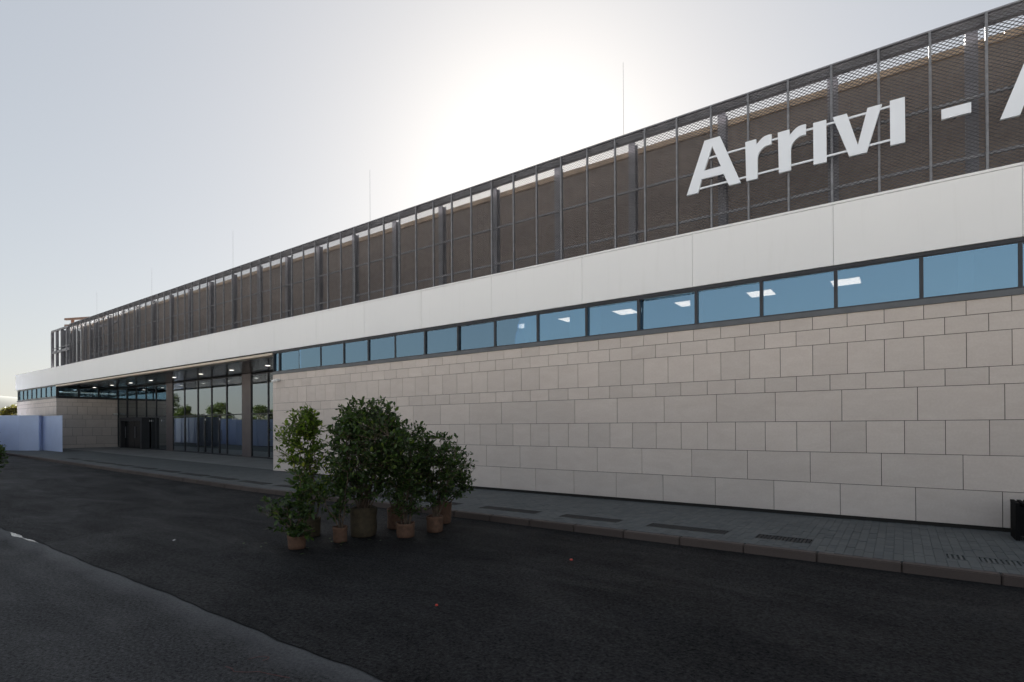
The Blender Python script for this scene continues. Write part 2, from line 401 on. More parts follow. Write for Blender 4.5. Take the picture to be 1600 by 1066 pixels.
# reveal of the recess, right side (faces -X)
ret = part('return_wall', 'backing', XC+.03, XC+.28, .31, D+.1, -.4, 4.0)
mb = MB()
for a, b, z0, z1 in courses(.02, D): mb.box(XC, XC+.022, a+J, b-J, z0+J, z1-J)
tag(mb.build('stone_cladding', 'stone', ret), kind='stuff')
# left wing: front and reveal
lw = part('wing_wall', 'backing', XL, XE-.03, .028, .3, -.4, 4.0)
mb = MB()
for a, b, z0, z1 in courses(XL, XE): mb.box(a+J*2, b-J*2, 0, .024, z0+J*2, z1-J*2)
tag(mb.build('stone_cladding', 'stone', lw), kind='stuff')
lr = part('return_wall', 'backing', XE-.28, XE-.03, .31, D+.1, -.4, 4.0)
for a, b, z0, z1 in courses(.02, D):
    o = slab('stone_panel', 'stone', lr, XE-.012, (a+b)/2, (z0+z1)/2, (b-a)-.012, .024, (z1-z0)-.012, .002)
    o.rotation_euler.z = math.pi/2
le = part('end_wall', 'stone', XL-.02, XL+.0, .03, 30, -.4, 4.9)
# roof, floor slabs, back
roof = part('roof', 'roof', XL, XR+.2, .25, 30, 5.6, 6.08)
part('back_wall', 'interior', XL+.1, XR, 9, 9.2, -.4, 5.58)
part('end_wall', 'interior', XR, XR+.2, .31, 9, -.4, 5.58)
part('hall_divider', 'interior', XC+.3, XC+.45, D+.2, 8.9, -.4, 5.58)
part('hall_divider', 'interior', XE-.45, XE-.3, D+.2, 8.9, -.4, 5.58)
for x in (4.75, -.15, -4.9, -6.4, -10.6, -14.6): part('inner_pier', 'interior', x, x+.22, .35, .6, 2.8, 4.99)
for x in (-3.3, -8.0, -12.0): part('roller_blind', 'interior', x, x+.9, .16, .18, 4.1, 4.95)
part('ceiling', 'interior', XC+.32, XR-.02, .30, 8.9, 5.0, 5.1)
part('ceiling', 'interior', XL+.12, XE-.32, .30, 8.9, 5.0, 5.1)
part('floor', 'hall', XL+.12, XR-.02, D+.32, 8.9, .0, .12)
part('floor', 'hall', XC+.47, XR-.02, .32, 8.9, 2.6, 2.8)
part('hall_ceiling', 'hall', XE-.25, XC+.28, D+.15, 8.9, 4.9, 5.0)
part('hall_screen_wall', 'hall', XE-.25, XC+.28, 8.0, 8.2, 0, 4.9)
# band windows
MUL = [6.9, 5.54, 4.20, 2.84, 1.47, .09, -1.30, -2.72, -4.22, -5.70, -7.13, -8.54, -9.92, -11.30, -12.66, -14.03, -15.44, -16.87, -17.30]
MUL = [8.3]+MUL
WZ0, WZ1 = 4.09, 4.885
for b, a in zip(MUL[:-1], MUL[1:]):
    fr = MB(); t = .032
    fr.box(a, a+t, .0, .09, WZ0, WZ1).box(b-t, b, .0, .09, WZ0, WZ1).box(a+t, b-t, .002, .09, WZ0, WZ0+.03).box(a+t, b-t, .002, .09, WZ1-.03, WZ1)
    w = fr.build('window', 'frame', B)
    if b-a > .2:
        o = mesh_obj('pane', bverts(-(b-a)/2+t, (b-a)/2-t, -.006, .006, WZ0+.03, WZ1-.03), BF, 'glass', w, ((a+b)/2, .041, 0)); o.rotation_euler.z = random.gauss(0, .006); o.rotation_euler.x = random.gauss(0, .008)
part('window_sill', 'sillgrey', XC-.03, XR, -.03, .12, 3.985, WZ0-.001)
part('window_head', 'frame', XC-.01, XR, -.012, .12, WZ1+.001, 4.955)
lm = [-45.34, -46.56, -47.77, -48.97, -50.15, -51.35, -52.53, -53.65, -54.75, -55.2]
for b, a in zip(lm[:-1], lm[1:]):
    fr = MB(); t = .05
    fr.box(a, a+t, .0, .09, WZ0, WZ1).box(b-t, b, .0, .09, WZ0, WZ1).box(a+t, b-t, .002, .09, WZ0, WZ0+.04).box(a+t, b-t, .002, .09, WZ1-.04, WZ1)
    w = fr.build('window', 'frame', B)
    mesh_obj('pane', bverts(a+t, b-t, .035, .047, WZ0+.04, WZ1-.04), BF, 'glass', w)
part('window_sill', 'sillgrey', XL, XE+.02, -.03, .12, 3.985, WZ0-.001)
part('window_head', 'frame', XL, XE+.01, -.012, .12, WZ1+.001, 4.955)
# windows in the two reveals
for side, xx in ((-1, XE), (1, XC)):
    x0, x1 = (xx-.1, xx-.01) if side < 0 else (xx+.01, xx+.1)
    for k in range(3):
        y0 = .1+k*1.22; y1 = y0+1.22
        fr = MB(); fr.box(x0, x1, y0, y0+.05, WZ0, 4.78).box(x0, x1, y1-.05, y1, WZ0, 4.78).box(x0, x1, y0+.05, y1-.05, WZ0, WZ0+.04).box(x0, x1, y0+.05, y1-.05, 4.74, 4.78)
        w = fr.build('window', 'frame', B)
        mesh_obj('pane', bverts((x0+x1)/2-.006, (x0+x1)/2+.006, y0+.05, y1-.05, WZ0+.04, 4.74), BF, 'glass', w)
    part('window_sill', 'frame', xx-.12, xx+.02, .12, D, 3.985, WZ0-.001) if side < 0 else part('window_sill', 'frame', xx-.02, xx+.12, .121, D, 3.985, WZ0-.001)
# white fascia
fas = part('fascia', 'backing', XL-.25, XR, .0, .25, 4.96, 6.1)
FJ = [8.4, 5.57, 2.81, .03, -2.81, -5.77, -8.62, -11.45, -14.25, -17.1]
while FJ[-1] > XL+2.9: FJ.append(FJ[-1]-2.82)
FJ.append(XL-.28)
FJ = [XR]+FJ
for b, a in zip(FJ[:-1], FJ[1:]):
    o = sbox('fascia_panel', 'white', fas, a+.003, b-.003, -.045, -.005, 4.957, 6.155, .002)
    o.rotation_euler.x = random.gauss(0, .0006); o.rotation_euler.z = random.gauss(0, .0003)
    sbox('coping', 'white', fas, a+.002, b-.002, -.05, .30, 6.163, 6.21, .002)
part('fascia_return', 'white', XL-.30, XL-.275, -.0, 20, 4.957, 6.2)
# soffit of the recess
sof = part('soffit', 'backing', XE, XC, .0, D+.1, 4.90, 4.955)
sbox('soffit_edge', 'soffitrim', sof, XE+.002, XC-.002, -.035, .27, 4.80, 4.897, .003)
ns = 26; sw = (D-.28)/ns
for k in range(ns):
    y = .28+(k+.5)*sw
    o = sbox('soffit_slat', 'slat', sof, XE+.01, XC-.01, y-sw/2+.006, y+sw/2-.006, 4.848, 4.872)
    o.rotation_euler.x = random.gauss(0, .004)
# entrance glazing
EM = [-45.25, -43.50, -41.77, -40.05, -38.38, -36.68, -35.76, -34.04, -32.22, -30.44, -28.62, -26.82, -25.88, -24.13, -22.35, -20.6, -18.85, -17.35]
COLS = {(-36.68, -35.76), (-26.82, -25.88)}
GT, TR = 4.80, 2.56
for a, b in zip(EM[:-1], EM[1:]):
    g0 = gz((a+b)/2)+SW
    if (a, b) in COLS:
        sbox('column', 'column', B, a, b, D-.07, D+.4, g0-.1, GT+.04, .01); continue
    door = -43.6 < a < -39
    fr = MB(); t = .035
    fr.box(a, a+t, D-.05, D+.08, g0, GT).box(b-t, b, D-.05, D+.08, g0, GT).box(a+t, b-t, D-.048, D+.08, g0, g0+.09).box(a+t, b-t, D-.048, D+.08, TR-.03, TR+.03).box(a+t, b-t, D-.048, D+.08, GT-.05, GT)
    gf = fr.build('glazing_bay', 'frame', B)
    wv = random.uniform(-.006, .006)
    for z0, z1 in ((g0+.09, TR-.03), (TR+.03, GT-.05)):
        o = mesh_obj('pane', bverts(-(b-a)/2+t, (b-a)/2-t, -.006, .006, z0, z1), BF, 'eglass', gf, ((a+b)/2, D, 0))
        o.rotation_euler.z = random.gauss(0, .0035); o.rotation_euler.x = random.gauss(0, .0012)
    if -33 < a < -30:
        m2 = MB(); xm = (a+b)/2; m2.box(xm-.03, xm+.03, D-.06, D+.07, g0+.09, TR-.03); m2.build('door_stile', 'frame', gf)
        MB().box(xm+.06, xm+.085, D-.12, D-.09, g0+.8, g0+1.5).build('door_handle', 'post', gf)
    for dx in (.42, .58):                                   # small white door sensors
        if random.random() < .55: MB().box(a+dx*(b-a)-.03, a+dx*(b-a)+.03, D-.075, D-.052, TR-.32, TR-.20).build('door_sensor', 'cctv', gf)
# dark door portal standing forward of the glazing
g0 = gz(-41.5)+SW
pt = MB().box(-43.35, -43.1, D-.55, D-.06, g0, TR-.04).box(-39.65, -39.4, D-.55, D-.06, g0, TR-.04).box(-43.1, -39.65, D-.55, D-.06, TR-.24, TR-.04).build('door_portal', 'frame', B)
for x0, x1 in ((-43.05, -41.4), (-41.35, -39.7)):
    MB().box(x0, x1, D-.30, D-.26, g0+.02, TR-.26).build('door_leaf', 'black', pt)
    MB().box(x0+.2, x0+.24, D-.37, D-.33, g0+.75, g0+1.6).build('door_handle', 'post', pt)

# ---- rooftop screen
SY = .12
scr = MB().box(-43.2, XR, SY+.07, SY+.20, 8.89, 9.06).build('screen_beam', 'steel', B)
def fx(x, y=SY): return CAM.x+(x-CAM.x)*(y-CAM.y)/(0-CAM.y)
bay = .786; posts = []
x = fx(5.13)+bay*5
while x > -43: posts.append(x); x -= bay
ZB, ZT = 6.12, 9.02
# expanded metal: zigzag ribbons, tilted like the real thing
lwd, swd = .096, .034
def strand_mesh(width, height):
    nx = max(2, round(width/(lwd/2))); dx = width/nx; nz = int(height/swd); v, f = [], []
    for j in range(nz):
        base = len(v)
        for i in range(nx+1):
            z = (j+.5)*swd+(swd*.42 if (i+j) % 2 else -swd*.42)
            v += [(i*dx, -.0058, z+.0054), (i*dx, .0058, z-.0054)]
        for i in range(nx): f.append((base+2*i, base+2*i+2, base+2*i+3, base+2*i+1))
    me = bpy.data.meshes.new('mesh_panel'); me.from_pydata(v, [], f); me.update(); return me
me_panel = strand_mesh(bay-.02, ZT-ZB-.02)
me_post = bpy.data.meshes.new('screen_post')
mb = MB().box(-.02, .02, -.035, .02, ZB, ZT)
for k in range(36): mb.box(-.011, .011, -.042, -.035, ZB+.06+k*.08, ZB+.085+k*.08)
me_post.from_pydata(mb.v, [], mb.f); me_post.update()
for i, x in enumerate(posts):
    link('screen_post', me_post, 'post', scr, (x, SY, 0))
    if i: link('mesh_panel', me_panel, 'mesh', scr, (x+.01, SY+.01, ZB+.01))
MB().bar((-43.2, SY+.045, 6.56), (XR, SY+.045, 6.56), .05, .05).build('screen_rail', 'post', scr)
MB().bar((-46.9, SY+.045, 7.62), (XR, SY+.045, 7.62), .05, .05).build('screen_rail', 'post', scr)
MB().box(posts[-1]-.02, XR, SY-.02, SY+.045, ZT, ZT+.03).build('screen_cap', 'steel', scr)
cx = 4.98+2.215
while cx > -47:
    o = MB().box(-.09, .09, -.09, -.075, 6.08, 9.02).box(-.09, .09, .075, .09, 6.08, 9.02).box(-.008, .008, -.075, .075, 6.08, 9.02).build('screen_column', 'steel', scr, (cx, .62, 0))
    cx -= 2.215
MB().box(-46.9, -43.2, SY+.0, SY+.12, 8.86, 8.98).build('screen_rail', 'steel', scr)
# open steel end bay with crossed bracing
for x in (-46.82, -45.75, -44.65, -43.5): MB().box(x-.08, x+.08, SY-.02, SY+.14, 6.08, 8.859).build('screen_column', 'steel', scr)
for z in (6.9+.45,): MB().box(-46.8, -43.1, SY+.0, SY+.12, z-.09, z+.09).build('screen_rail', 'steel', scr)
for z0, z1 in ((6.1, 7.25), (7.45, 8.7)):
    for s_ in (0, 1): MB().bar((-46.4, 1.0+.05*s_, z0 if s_ else z1), (-44.9, 1.0+.05*s_, z1 if s_ else z0), .05).build('brace', 'steel', scr)
for x in (-46.5, -44.8, -42.2, -40.6):
    MB().box(x-.08, x+.08, 1.1, 1.26, 6.08, 8.9).build('screen_column', 'steel', scr)
for z in (7.35, 8.75, 7.0, 6.6): MB().box(-42.2, -37.5, 1.12, 1.24, z-.06, z+.06).build('screen_rail', 'steel', scr)
# inner plant enclosure in brown sheet
iw0, iw1 = -47.2, XR
v, f = [], []; xx = iw0; k = 0
prof = [(0, 0), (.25, 0), (.252, .006), (.258, .006), (.26, 0)]
while xx < iw1:
    for dx, dy in prof[:-1]: v += [(xx+dx, 2.0+dy, 6.08), (xx+dx, 2.0+dy, 9.46)]
    xx += .26
f = [(2*i, 2*i+2, 2*i+3, 2*i+1) for i in range(len(v)//2-1)]
inner = mesh_obj('inner_wall', v, f, 'corr', B)
x = iw0
while x < iw1:
    o = sbox('wall_flashing', 'tan', inner, x+.004, min(x+2.4, iw1)-.004, 1.93, 2.28, 9.42+random.gauss(0, .006), 9.57+random.gauss(0, .006), .004); x += 2.4
part('plant_room', 'corr', iw0, iw1, 2.3, 9.0, 6.09, 9.40)

# ------------------------------------------------------------------ sign
SGN = empty('arrivals_sign', (0, 0, 6.3), 'white cut-out lettering Arrivi on the mesh screen', 'sign')
def letter(name, outline, holes=(), y0=-.045, y1=.012):
    bm = bmesh.new(); loops = []
    for lp in (outline, *holes):
        vs = [bm.verts.new((p[0], y0, p[1])) for p in lp]; loops.append(vs)
        for i in range(len(vs)): bm.edges.new((vs[i], vs[(i+1) % len(vs)]))
    r = bmesh.ops.triangle_fill(bm, use_beauty=True, use_dissolve=False, edges=bm.edges[:])
    fs = [g for g in r['geom'] if isinstance(g, bmesh.types.BMFace)]
    ex = bmesh.ops.extrude_face_region(bm, geom=fs)
    bmesh.ops.translate(bm, vec=(0, y1-y0, 0), verts=[g for g in ex['geom'] if isinstance(g, bmesh.types.BMVert)])
    bmesh.ops.recalc_face_normals(bm, faces=bm.faces[:])
    me = bpy.data.meshes.new(name); bm.to_mesh(me); bm.free()
    o = link(name, me, 'letter', SGN); o.location = (0, 0, -6.3); return o
BZ, XH, CH = 7.06, 7.905, 8.21
def glyphA(x): return [(x-.09, BZ+.015), (x+.32, CH), (x+.655, CH), (x+1.085, BZ), (x+.838, BZ+.005), (x+.726, 7.352), (x+.255, 7.36), (x+.165, BZ+.012)], [[(x+.487, 8.037), (x+.67, 7.537), (x+.309, 7.537)]]
def glyphr(x):
    out = [(0, 0), (-.015, .85), (.203, .85), (.208, .712), (.235, .752), (.272, .795), (.318, .832), (.372, .858), (.435, .866), (.506, .860),
           (.504, .645), (.455, .652), (.413, .648), (.360, .632), (.314, .602), (.276, .565), (.250, .520), (.235, .468), (.229, .409), (.227, 0)]
    return [(x+a, BZ+b) for a, b in out]
o, h = glyphA(0.); letter('letter', o, h)
letter('letter', glyphr(1.197)); letter('letter', glyphr(1.838))
for x in (2.475, 3.748): letter('letter', [(x, BZ-.01), (x-.002, XH-.01), (x+.228, XH-.015), (x+.23, BZ-.015)])
letter('letter', [(2.817, XH-.01), (3.054, XH-.012), (3.233, 7.224), (3.395, XH-.02), (3.623, XH-.025), (3.376, BZ-.025), (3.09, BZ-.02)])
letter('dash', [(4.51, 7.286), (4.506, 7.466), (4.919, 7.46), (4.918, 7.28)])
o, h = glyphA(5.385); letter('letter', [(a, b-.055) for a, b in o], [[(a, b-.055) for a, b in h[0]]])
for z in (7.17, 7.807):
    MB().box(.0 if z < 7.5 else .3, 3.95, -.016, .0125, z-.018, z+.018).build('rail', 'letter', SGN, (0, 0, -6.3))
for x in (.7, 1.3, 2.57, 3.85, 4.7, 5.6):
    MB().box(x-.02, x+.02, .013, SY, 7.3, 7.34).build('bracket', 'post', SGN, (0, 0, -6.3))

# ------------------------------------------------------------------ lights in the soffit and ceiling
DX = [-44.9, -41.5, -38.2, -35.0, -31.67, -28.3, -24.9, -21.42, -18.1]
ORD = ['first', 'second', 'third', 'fourth', 'fifth', 'sixth', 'seventh', 'eighth', 'ninth', 'tenth', 'eleventh', 'twelfth', 'thirteenth', 'fourteenth', 'fifteenth', 'sixteenth', 'seventeenth', 'eighteenth', 'nineteenth', 'twentieth']
for k, x in enumerate(DX):
    e = empty('downlight', (x, 2.15, 4.846), 'round lit downlight in the bronze soffit, %s from the left' % ORD[k], 'light', 'downlights in the entrance soffit')
    mb = MB().tube((0, 0, -.012), (0, 0, .0), .13, .13, 18); mb.build('trim_ring', 'post', e)
    MB().tube((0, 0, -.016), (0, 0, -.0125), .105, .105, 18).build('lens', 'down', e)
k = 0; x = 2.62+1.76*3; LX = []
while x > XC+1.2: LX.append(x); x -= 1.76
vis = [x for x in LX if x < 5.5]
for x in LX:
    if x > 5.6 or (3.5 < x < 5.6): continue
    n = ORD[k]; k += 1
    e = empty('ceiling_light', (x+.28, 1.72, 4.985), 'square lit ceiling panel behind the window band, %s from the right' % n, 'light', 'square ceiling lights behind the window band')
    MB().box(-.30, .30, -.33, .33, .0, .012).build('frame', 'cctv', e)
    MB().box(-.27, .27, -.30, .30, -.006, -.001).build('diffuser', 'lamp', e)

# ------------------------------------------------------------------ roof rods and timber
for k, (x, y, zt, zb) in enumerate([(-3.5, 4.2, 13.8, 9.4), (-16.2, 4.2, 13.8, 9.4), (-28.7, 4.2, 13.65, 9.4), (-40.2, 4.2, 13.4, 9.4), (-51.1, 4.2, 13.3, 6.08)]):
    e = empty('lightning_rod', (x, y, zb), 'thin vertical lightning rod above the roof, %s from the right' % ORD[k], 'rod', 'lightning rods on the roof')
    MB().tube((0, 0, .3), (0, 0, zt-zb), .009, .005, 6).build('rod', 'rod', e)
    MB().tube((0, 0, 0), (0, 0, .3), .05, .03, 8).build('base', 'steel', e)
tm = empty('timber_frame', (-63.7, 6, 6.08), 'red brown timber post with two crossbeams behind the far roof end', 'timber')
MB().bar((0, 0, 0), (0, 0, 6.8), .22).build('post', 'timber', tm)
for z in (6.7, 6.05): MB().bar((-1.6, -.15, z+.15), (9, -.15, z-.9), .2).build('crossbeam', 'timber', tm)
tm.location.z = 6.08

# ------------------------------------------------------------------ CCTV
def cctv(loc, label, rz):
    e = empty('security_camera', loc, label, 'camera', rz=rz)
    MB().tube((0, .0, .0), (0, .09, 0), .05, .05, 14).build('base', 'cctv', e)
    MB().tube((0, .02, -.005), (0, -.07, -.02), .02, .02, 8).build('arm', 'cctv', e)
    b = MB().tube((-.17, -.10, -.05), (.12, -.10, -.01), .058, .058, 14).build('housing', 'cctv', e)
    MB().tube((-.18, -.10, -.0515), (-.171, -.10, -.0503), .05, .05, 14).build('lens', 'black', b)
cctv((-16.85, -.095, 3.73), 'small white bullet camera at the corner under the window band', 0)
cctv((XE+.1, 3.55, 2.9), 'small camera on the shaded reveal beside the dark doors', math.pi/2)

# ------------------------------------------------------------------ gratings
def grate(x0, x1, label, y0=GY0, y1=GY1):
    xm = (x0+x1)/2; z = gz(xm)+SW
    e = empty('drain_grate', (xm, (y0+y1)/2, z), label, 'drain grate', 'drain grates along the pavement')
    w, h = x1-x0, y1-y0
    MB().box(-w/2, w/2, -h/2, -h/2+.02, -.03, .001).box(-w/2, w/2, h/2-.02, h/2, -.03, .001).box(-w/2, -w/2+.02, -h/2+.02, h/2-.02, -.03, .001).box(w/2-.02, w/2, -h/2+.02, h/2-.02, -.03, .001).build('frame', 'paver' if x0 > 4 else 'grateiron', e)
    n = max(4, int(w/.055)); mb = MB()
    for i in range(1, n): x = -w/2+w*i/n; mb.box(x-(.016 if x0 > 4 else .02), x+(.016 if x0 > 4 else .02), -h/2+.021, h/2-.021, -.025, -.002)
    mb.build('bars', 'paver' if x0 > 4 else 'grateiron', e)
    MB().box(-w/2, w/2, -h/2, h/2, -.06, -.045).build('trough', 'black', e)
order = sorted(ALLG, key=lambda g: -g[0])
for k, (a, b) in enumerate(order):
    if k == 0: lab = 'long slotted drain grate nearest the black bench'
    elif k == 1: lab = 'short slotted drain grate left of the one by the bench'
    else: lab = 'slotted drain grate in the pavement, %s counting from the right' % ORD[k]
    grate(a, b, lab)

# ------------------------------------------------------------------ bench
bn = empty('bench', (6.3, -.57, SW), 'black steel slatted bench against the stone wall at right edge', 'bench')
for x0, x1 in ((-.95, -.90), (.90, .95)): MB().box(x0, x1, -.26, .26, 0, .56).build('side_panel', 'bench', bn)
MB().box(-.898, .898, -.24, -.21, .08, .54).build('front_panel', 'bench', bn)
MB().box(-.898, .898, .21, .24, .08, .54).build('back_panel', 'bench', bn)
for i in range(24): MB().box(-.95+i*.08, -.95+i*.08+.05, -.28, .28, .562, .60).build('slat', 'bench', bn)

# ------------------------------------------------------------------ hoarding
path = [(-54.6, -3.2), (-45.3, -3.0), (-43.7, -2.35), (-42.8, -1.57), (-43.4, -1.25), (-39.6, -1.15)]
names = ['blue hoarding panel by the left picture edge', 'blue hoarding panel behind the leafy branch at left edge', 'pale blue narrow hoarding panel angled beside the front panel', 'short blue hoarding return in the step of the fence', 'blue hoarding panel in front of the stone corner of the recess']
def hoard(a, b, label):
    ax, bx = Vector((*a, 0)), Vector((*b, 0)); L = (bx-ax).length; ang = math.atan2(b[1]-a[1], b[0]-a[0]); zb = min(gz(a[0]), gz(b[0]))+(SW if a[1] > -3.6 else RO)-.02
    e = empty('hoarding', (a[0], a[1], zb), label, 'hoarding', 'blue hoarding panels', ang)
    n = max(1, round(L/1.25)); w = L/n
    for i in range(n): MB().box(i*w+.003, (i+1)*w-.003, -.012, .012, .02, 2.33).build('panel', 'blue', e)
    MB().box(0, L, -.03, .03, 2.331, 2.37).build('top_rail', 'bluepost', e)
    for i in range(n): MB().box(i*w+.05, i*w+.11, .013, .08, 0, 2.3).build('stud', 'bluepost', e)
for k, (a, b) in enumerate(zip(path[:-1], path[1:])): hoard(a, b, names[k])
path2 = [(-56, -4.2), (-50, -4.4), (-44, -4.9), (-37.2, -6.3)]
names2 = ['farthest blue hoarding run mirrored in the entrance glass', 'middle blue hoarding run mirrored in the entrance glass', 'nearest blue hoarding run mirrored in the entrance glass']
for k, (a, b) in enumerate(zip(path2[:-1], path2[1:])): hoard(a, b, names2[k])

# ------------------------------------------------------------------ plants
LEAF = [(0, 0, 0), (.30, .2, .03), (.62, .24, .03), (1, 0, -.06), (.62, -.24, .03), (.30, -.2, .03), (.3, 0, -.02), (.62, 0, -.03)]
LF = [(0, 6, 1), (1, 6, 7, 2), (2, 7, 3), (0, 5, 6), (5, 4, 7, 6), (4, 3, 7)]
LV = np.array(LEAF)
def leaves_mesh(name, P, Dr, S, simple=False):
    """one mesh of many folded leaves: positions P, directions Dr, lengths S"""
    n = len(P); Dr = Dr/np.linalg.norm(Dr, axis=1, keepdims=True)
    rnd = rng.normal(size=(n, 3)); side = np.cross(Dr, rnd); side /= np.linalg.norm(side, axis=1, keepdims=True)
    # leaves face mostly up
    upv = np.array([0, 0, 1.]); s2 = np.cross(Dr, upv)+rng.normal(0, .45, (n, 3)); s2 -= Dr*np.sum(s2*Dr, 1, keepdims=True); s2 /= np.linalg.norm(s2, axis=1, keepdims=True)
    nr = np.cross(s2, Dr)
    lv = LV if not simple else np.array([(0, 0, 0), (.5, .33, .05), (1, 0, -.05), (.5, -.33, .05)])
    lf = LF if not simple else [(0, 1, 2, 3)]
    V = P[:, None]+S[:, None, None]*(lv[None, :, 0:1]*Dr[:, None]+lv[None, :, 1:2]*s2[:, None]+lv[None, :, 2:3]*nr[:, None])
    m = len(lv); V = V.reshape(-1, 3)
    loops, starts, tot = [], [], 0
    base = np.arange(n)*m
    sizes = [len(q) for q in lf]; flat = np.concatenate([np.array(q) for q in lf])
    LI = (base[:, None]+flat[None]).ravel()
    st = np.cumsum([0]+sizes[:-1]); per = sum(sizes)
    LS = (np.arange(n)[:, None]*per+st[None]).ravel()
    me = bpy.data.meshes.new(name); me.vertices.add(len(V)); me.vertices.foreach_set('co', V.ravel())
    me.loops.add(len(LI)); me.loops.foreach_set('vertex_index', LI.astype(np.int32))
    me.polygons.add(len(LS)); me.polygons.foreach_set('loop_start', LS.astype(np.int32))
    me.update(calc_edges=True); me.validate(); return me
def sackpot(e, r, h, mat, lump=.06, flare=1.08):
    n = 22; rings = [(0, .90), (.04, .98), (.3, 1.02), (.6, 1.0), (.85, flare*.98), (1.0, flare), (.96, flare*.86), (.86, flare*.80)]
    v = []; ph = random.uniform(0, 6)
    for k, (t, s) in enumerate(rings):
        for i in range(n):
            a = 2*math.pi*i/n; w = 1+lump*(math.sin(3*a+ph+k*.5)*.5+math.sin(7*a+ph*2+k)*.35)+random.gauss(0, .008)
            v.append((r*s*w*math.cos(a), r*s*w*math.sin(a), h*t*(1+lump*.6*math.sin(2*a+ph) if k > 3 else 1)))
    f = [(k*n+i, k*n+(i+1) % n, (k+1)*n+(i+1) % n, (k+1)*n+i) for k in range(len(rings)-1) for i in range(n)]+[tuple(range(n-1, -1, -1))]
    mesh_obj('sack', v, f, mat, e, smooth=True)
    k = len(rings)-1
    sv = [(x*.99, y*.99, z-.005) for x, y, z in v[k*n:]]; mesh_obj('soil', sv+[(0, 0, h*.9)], [(i, (i+1) % n, n) for i in range(n)], 'soil', e)
def shrub(loc, label, r, h, mat, blobs, nst, nleaf, lmat='leaf', lsize=.085, group='potted shrubs on the asphalt', extra=()):
    """blobs: (dx,dy,z,rx,rz,weight) ellipsoids the crown fills, relative to the pot base"""
    e = empty('potted_shrub', loc, label, 'shrub', group)
    r *= .8; sackpot(e, r, h, mat)
    st = MB(); ends = []
    wts = np.array([b[5] for b in blobs], float); wts /= wts.sum()
    top = max(b[2]+b[4] for b in blobs)
    stems = []
    for i in range(nst):
        a = random.uniform(0, 6.28); q = random.uniform(0, r*.45)
        b = blobs[rng.choice(len(blobs), p=wts)]
        p0 = Vector((q*math.cos(a), q*math.sin(a), h*.85))
        p1 = Vector((b[0]+random.gauss(0, b[3]*.35), b[1]+random.gauss(0, b[3]*.35), b[2]+b[4]*random.uniform(.0, .75)))
        pts = [p0]
        for k in range(1, 7):
            t = k/6; pts.append(p0.lerp(p1, t)+Vector((p0.x*.8*math.sin(t*3), p0.y*.8*math.sin(t*3), 0))+Vector((random.gauss(0, .02), random.gauss(0, .02), 0)))
        for k in range(6): st.tube(pts[k], pts[k+1], .012*(1-k/7)+.003, .012*(1-(k+1)/7)+.003, 5)
        stems.append(pts)
    P, Dr, S = [], [], []
    nb = int(nleaf*1.75)//9
    for i in range(nb):
        b = blobs[rng.choice(len(blobs), p=wts)]
        while True:
            u = rng.uniform(-1, 1, 3)
            if 1 > u@u > .06: break
        tgt = Vector((b[0]+u[0]*b[3], b[1]+u[1]*b[3], b[2]+u[2]*b[4]))
        tgt.z = max(tgt.z, h*.8)
        # root on the nearest stem, below the target
        best = min((p for s_ in random.sample(stems, min(4, len(stems))) for p in s_[2:]), key=lambda p: (p-tgt).length+max(0, p.z-tgt.z)*2)
        if (best-tgt).length > .65: best = best.lerp(tgt, .35)
        d = tgt-best; L = d.length
        st.tube(best, tgt, .0045, .002, 3)
        dn = d.normalized() if L > 1e-4 else Vector((0, 0, 1))
        for k in range(9):
            t = 1-.95*(k/9)*min(1, .32/max(L, .05)); p = best.lerp(tgt, t)
            ld = dn*.6+Vector(rng.normal(0, .65, 3))+Vector((0, 0, .18))
            P.append(tuple(p)); Dr.append(tuple(ld)); S.append(lsize*random.uniform(.45, 1.3))
    for pts in extra:                       # long stray twigs
        pts = [Vector(p) for p in pts]
        for a, b in zip(pts[:-1], pts[1:]):
            st.tube(a, b, .006, .004, 4)
            for k in range(9):
                p = a.lerp(b, random.random()); P.append(tuple(p)); Dr.append(tuple((b-a).normalized()*.6+Vector(rng.normal(0, .6, 3)))); S.append(lsize*random.uniform(.8, 1.25))
    st.build('stems', 'bark', e)
    me = leaves_mesh('foliage', np.array(P), np.array(Dr), np.array(S)); o = link('foliage', me, lmat, e); return e
rz = RO
shrub((-4.23, -7.32, rz), 'low leafy shrub in a torn terracotta sack, nearest the camera at left', .17, .22, 'sack', [(-.1, 0, .55, .42, .38, 2), (.05, .1, .95, .3, .4, 1.2), (-.45, -.1, .62, .28, .16, .8), (.15, 0, .3, .22, .15, .5)], 6, 620, 'leaf', .10, extra=[[(0, 0, .3), (-.45, -.15, .55), (-.72, -.2, .82)], [(0, 0, .25), (-.4, -.1, .3), (-.6, -.1, .28)]])
shrub((-4.93, -6.58, rz), 'tall slim yellow-green shrub at the left end of the group', .20, .34, 'sack2', [(-.3, 0, 1.75, .5, .62, 4), (.0, .1, 1.2, .5, .5, 2), (-.2, 0, 2.1, .3, .32, 1.2), (.1, 0, .8, .35, .3, .8)], 9, 1750, 'leaf2', .09, extra=[[(-.4, 0, 1.5), (-.85, 0, 1.75), (-1.05, 0, 1.82)], [(-.4, 0, 1.3), (-.9, 0, 1.35), (-1.1, 0, 1.25)]])
shrub((-4.06, -6.60, rz), 'small sparse shrub in an orange sack before the big one', .145, .27, 'sack', [(-.05, 0, .7, .32, .38, 2), (-.1, 0, 1.2, .35, .4, 1.3)], 5, 420, 'leaf', .085)
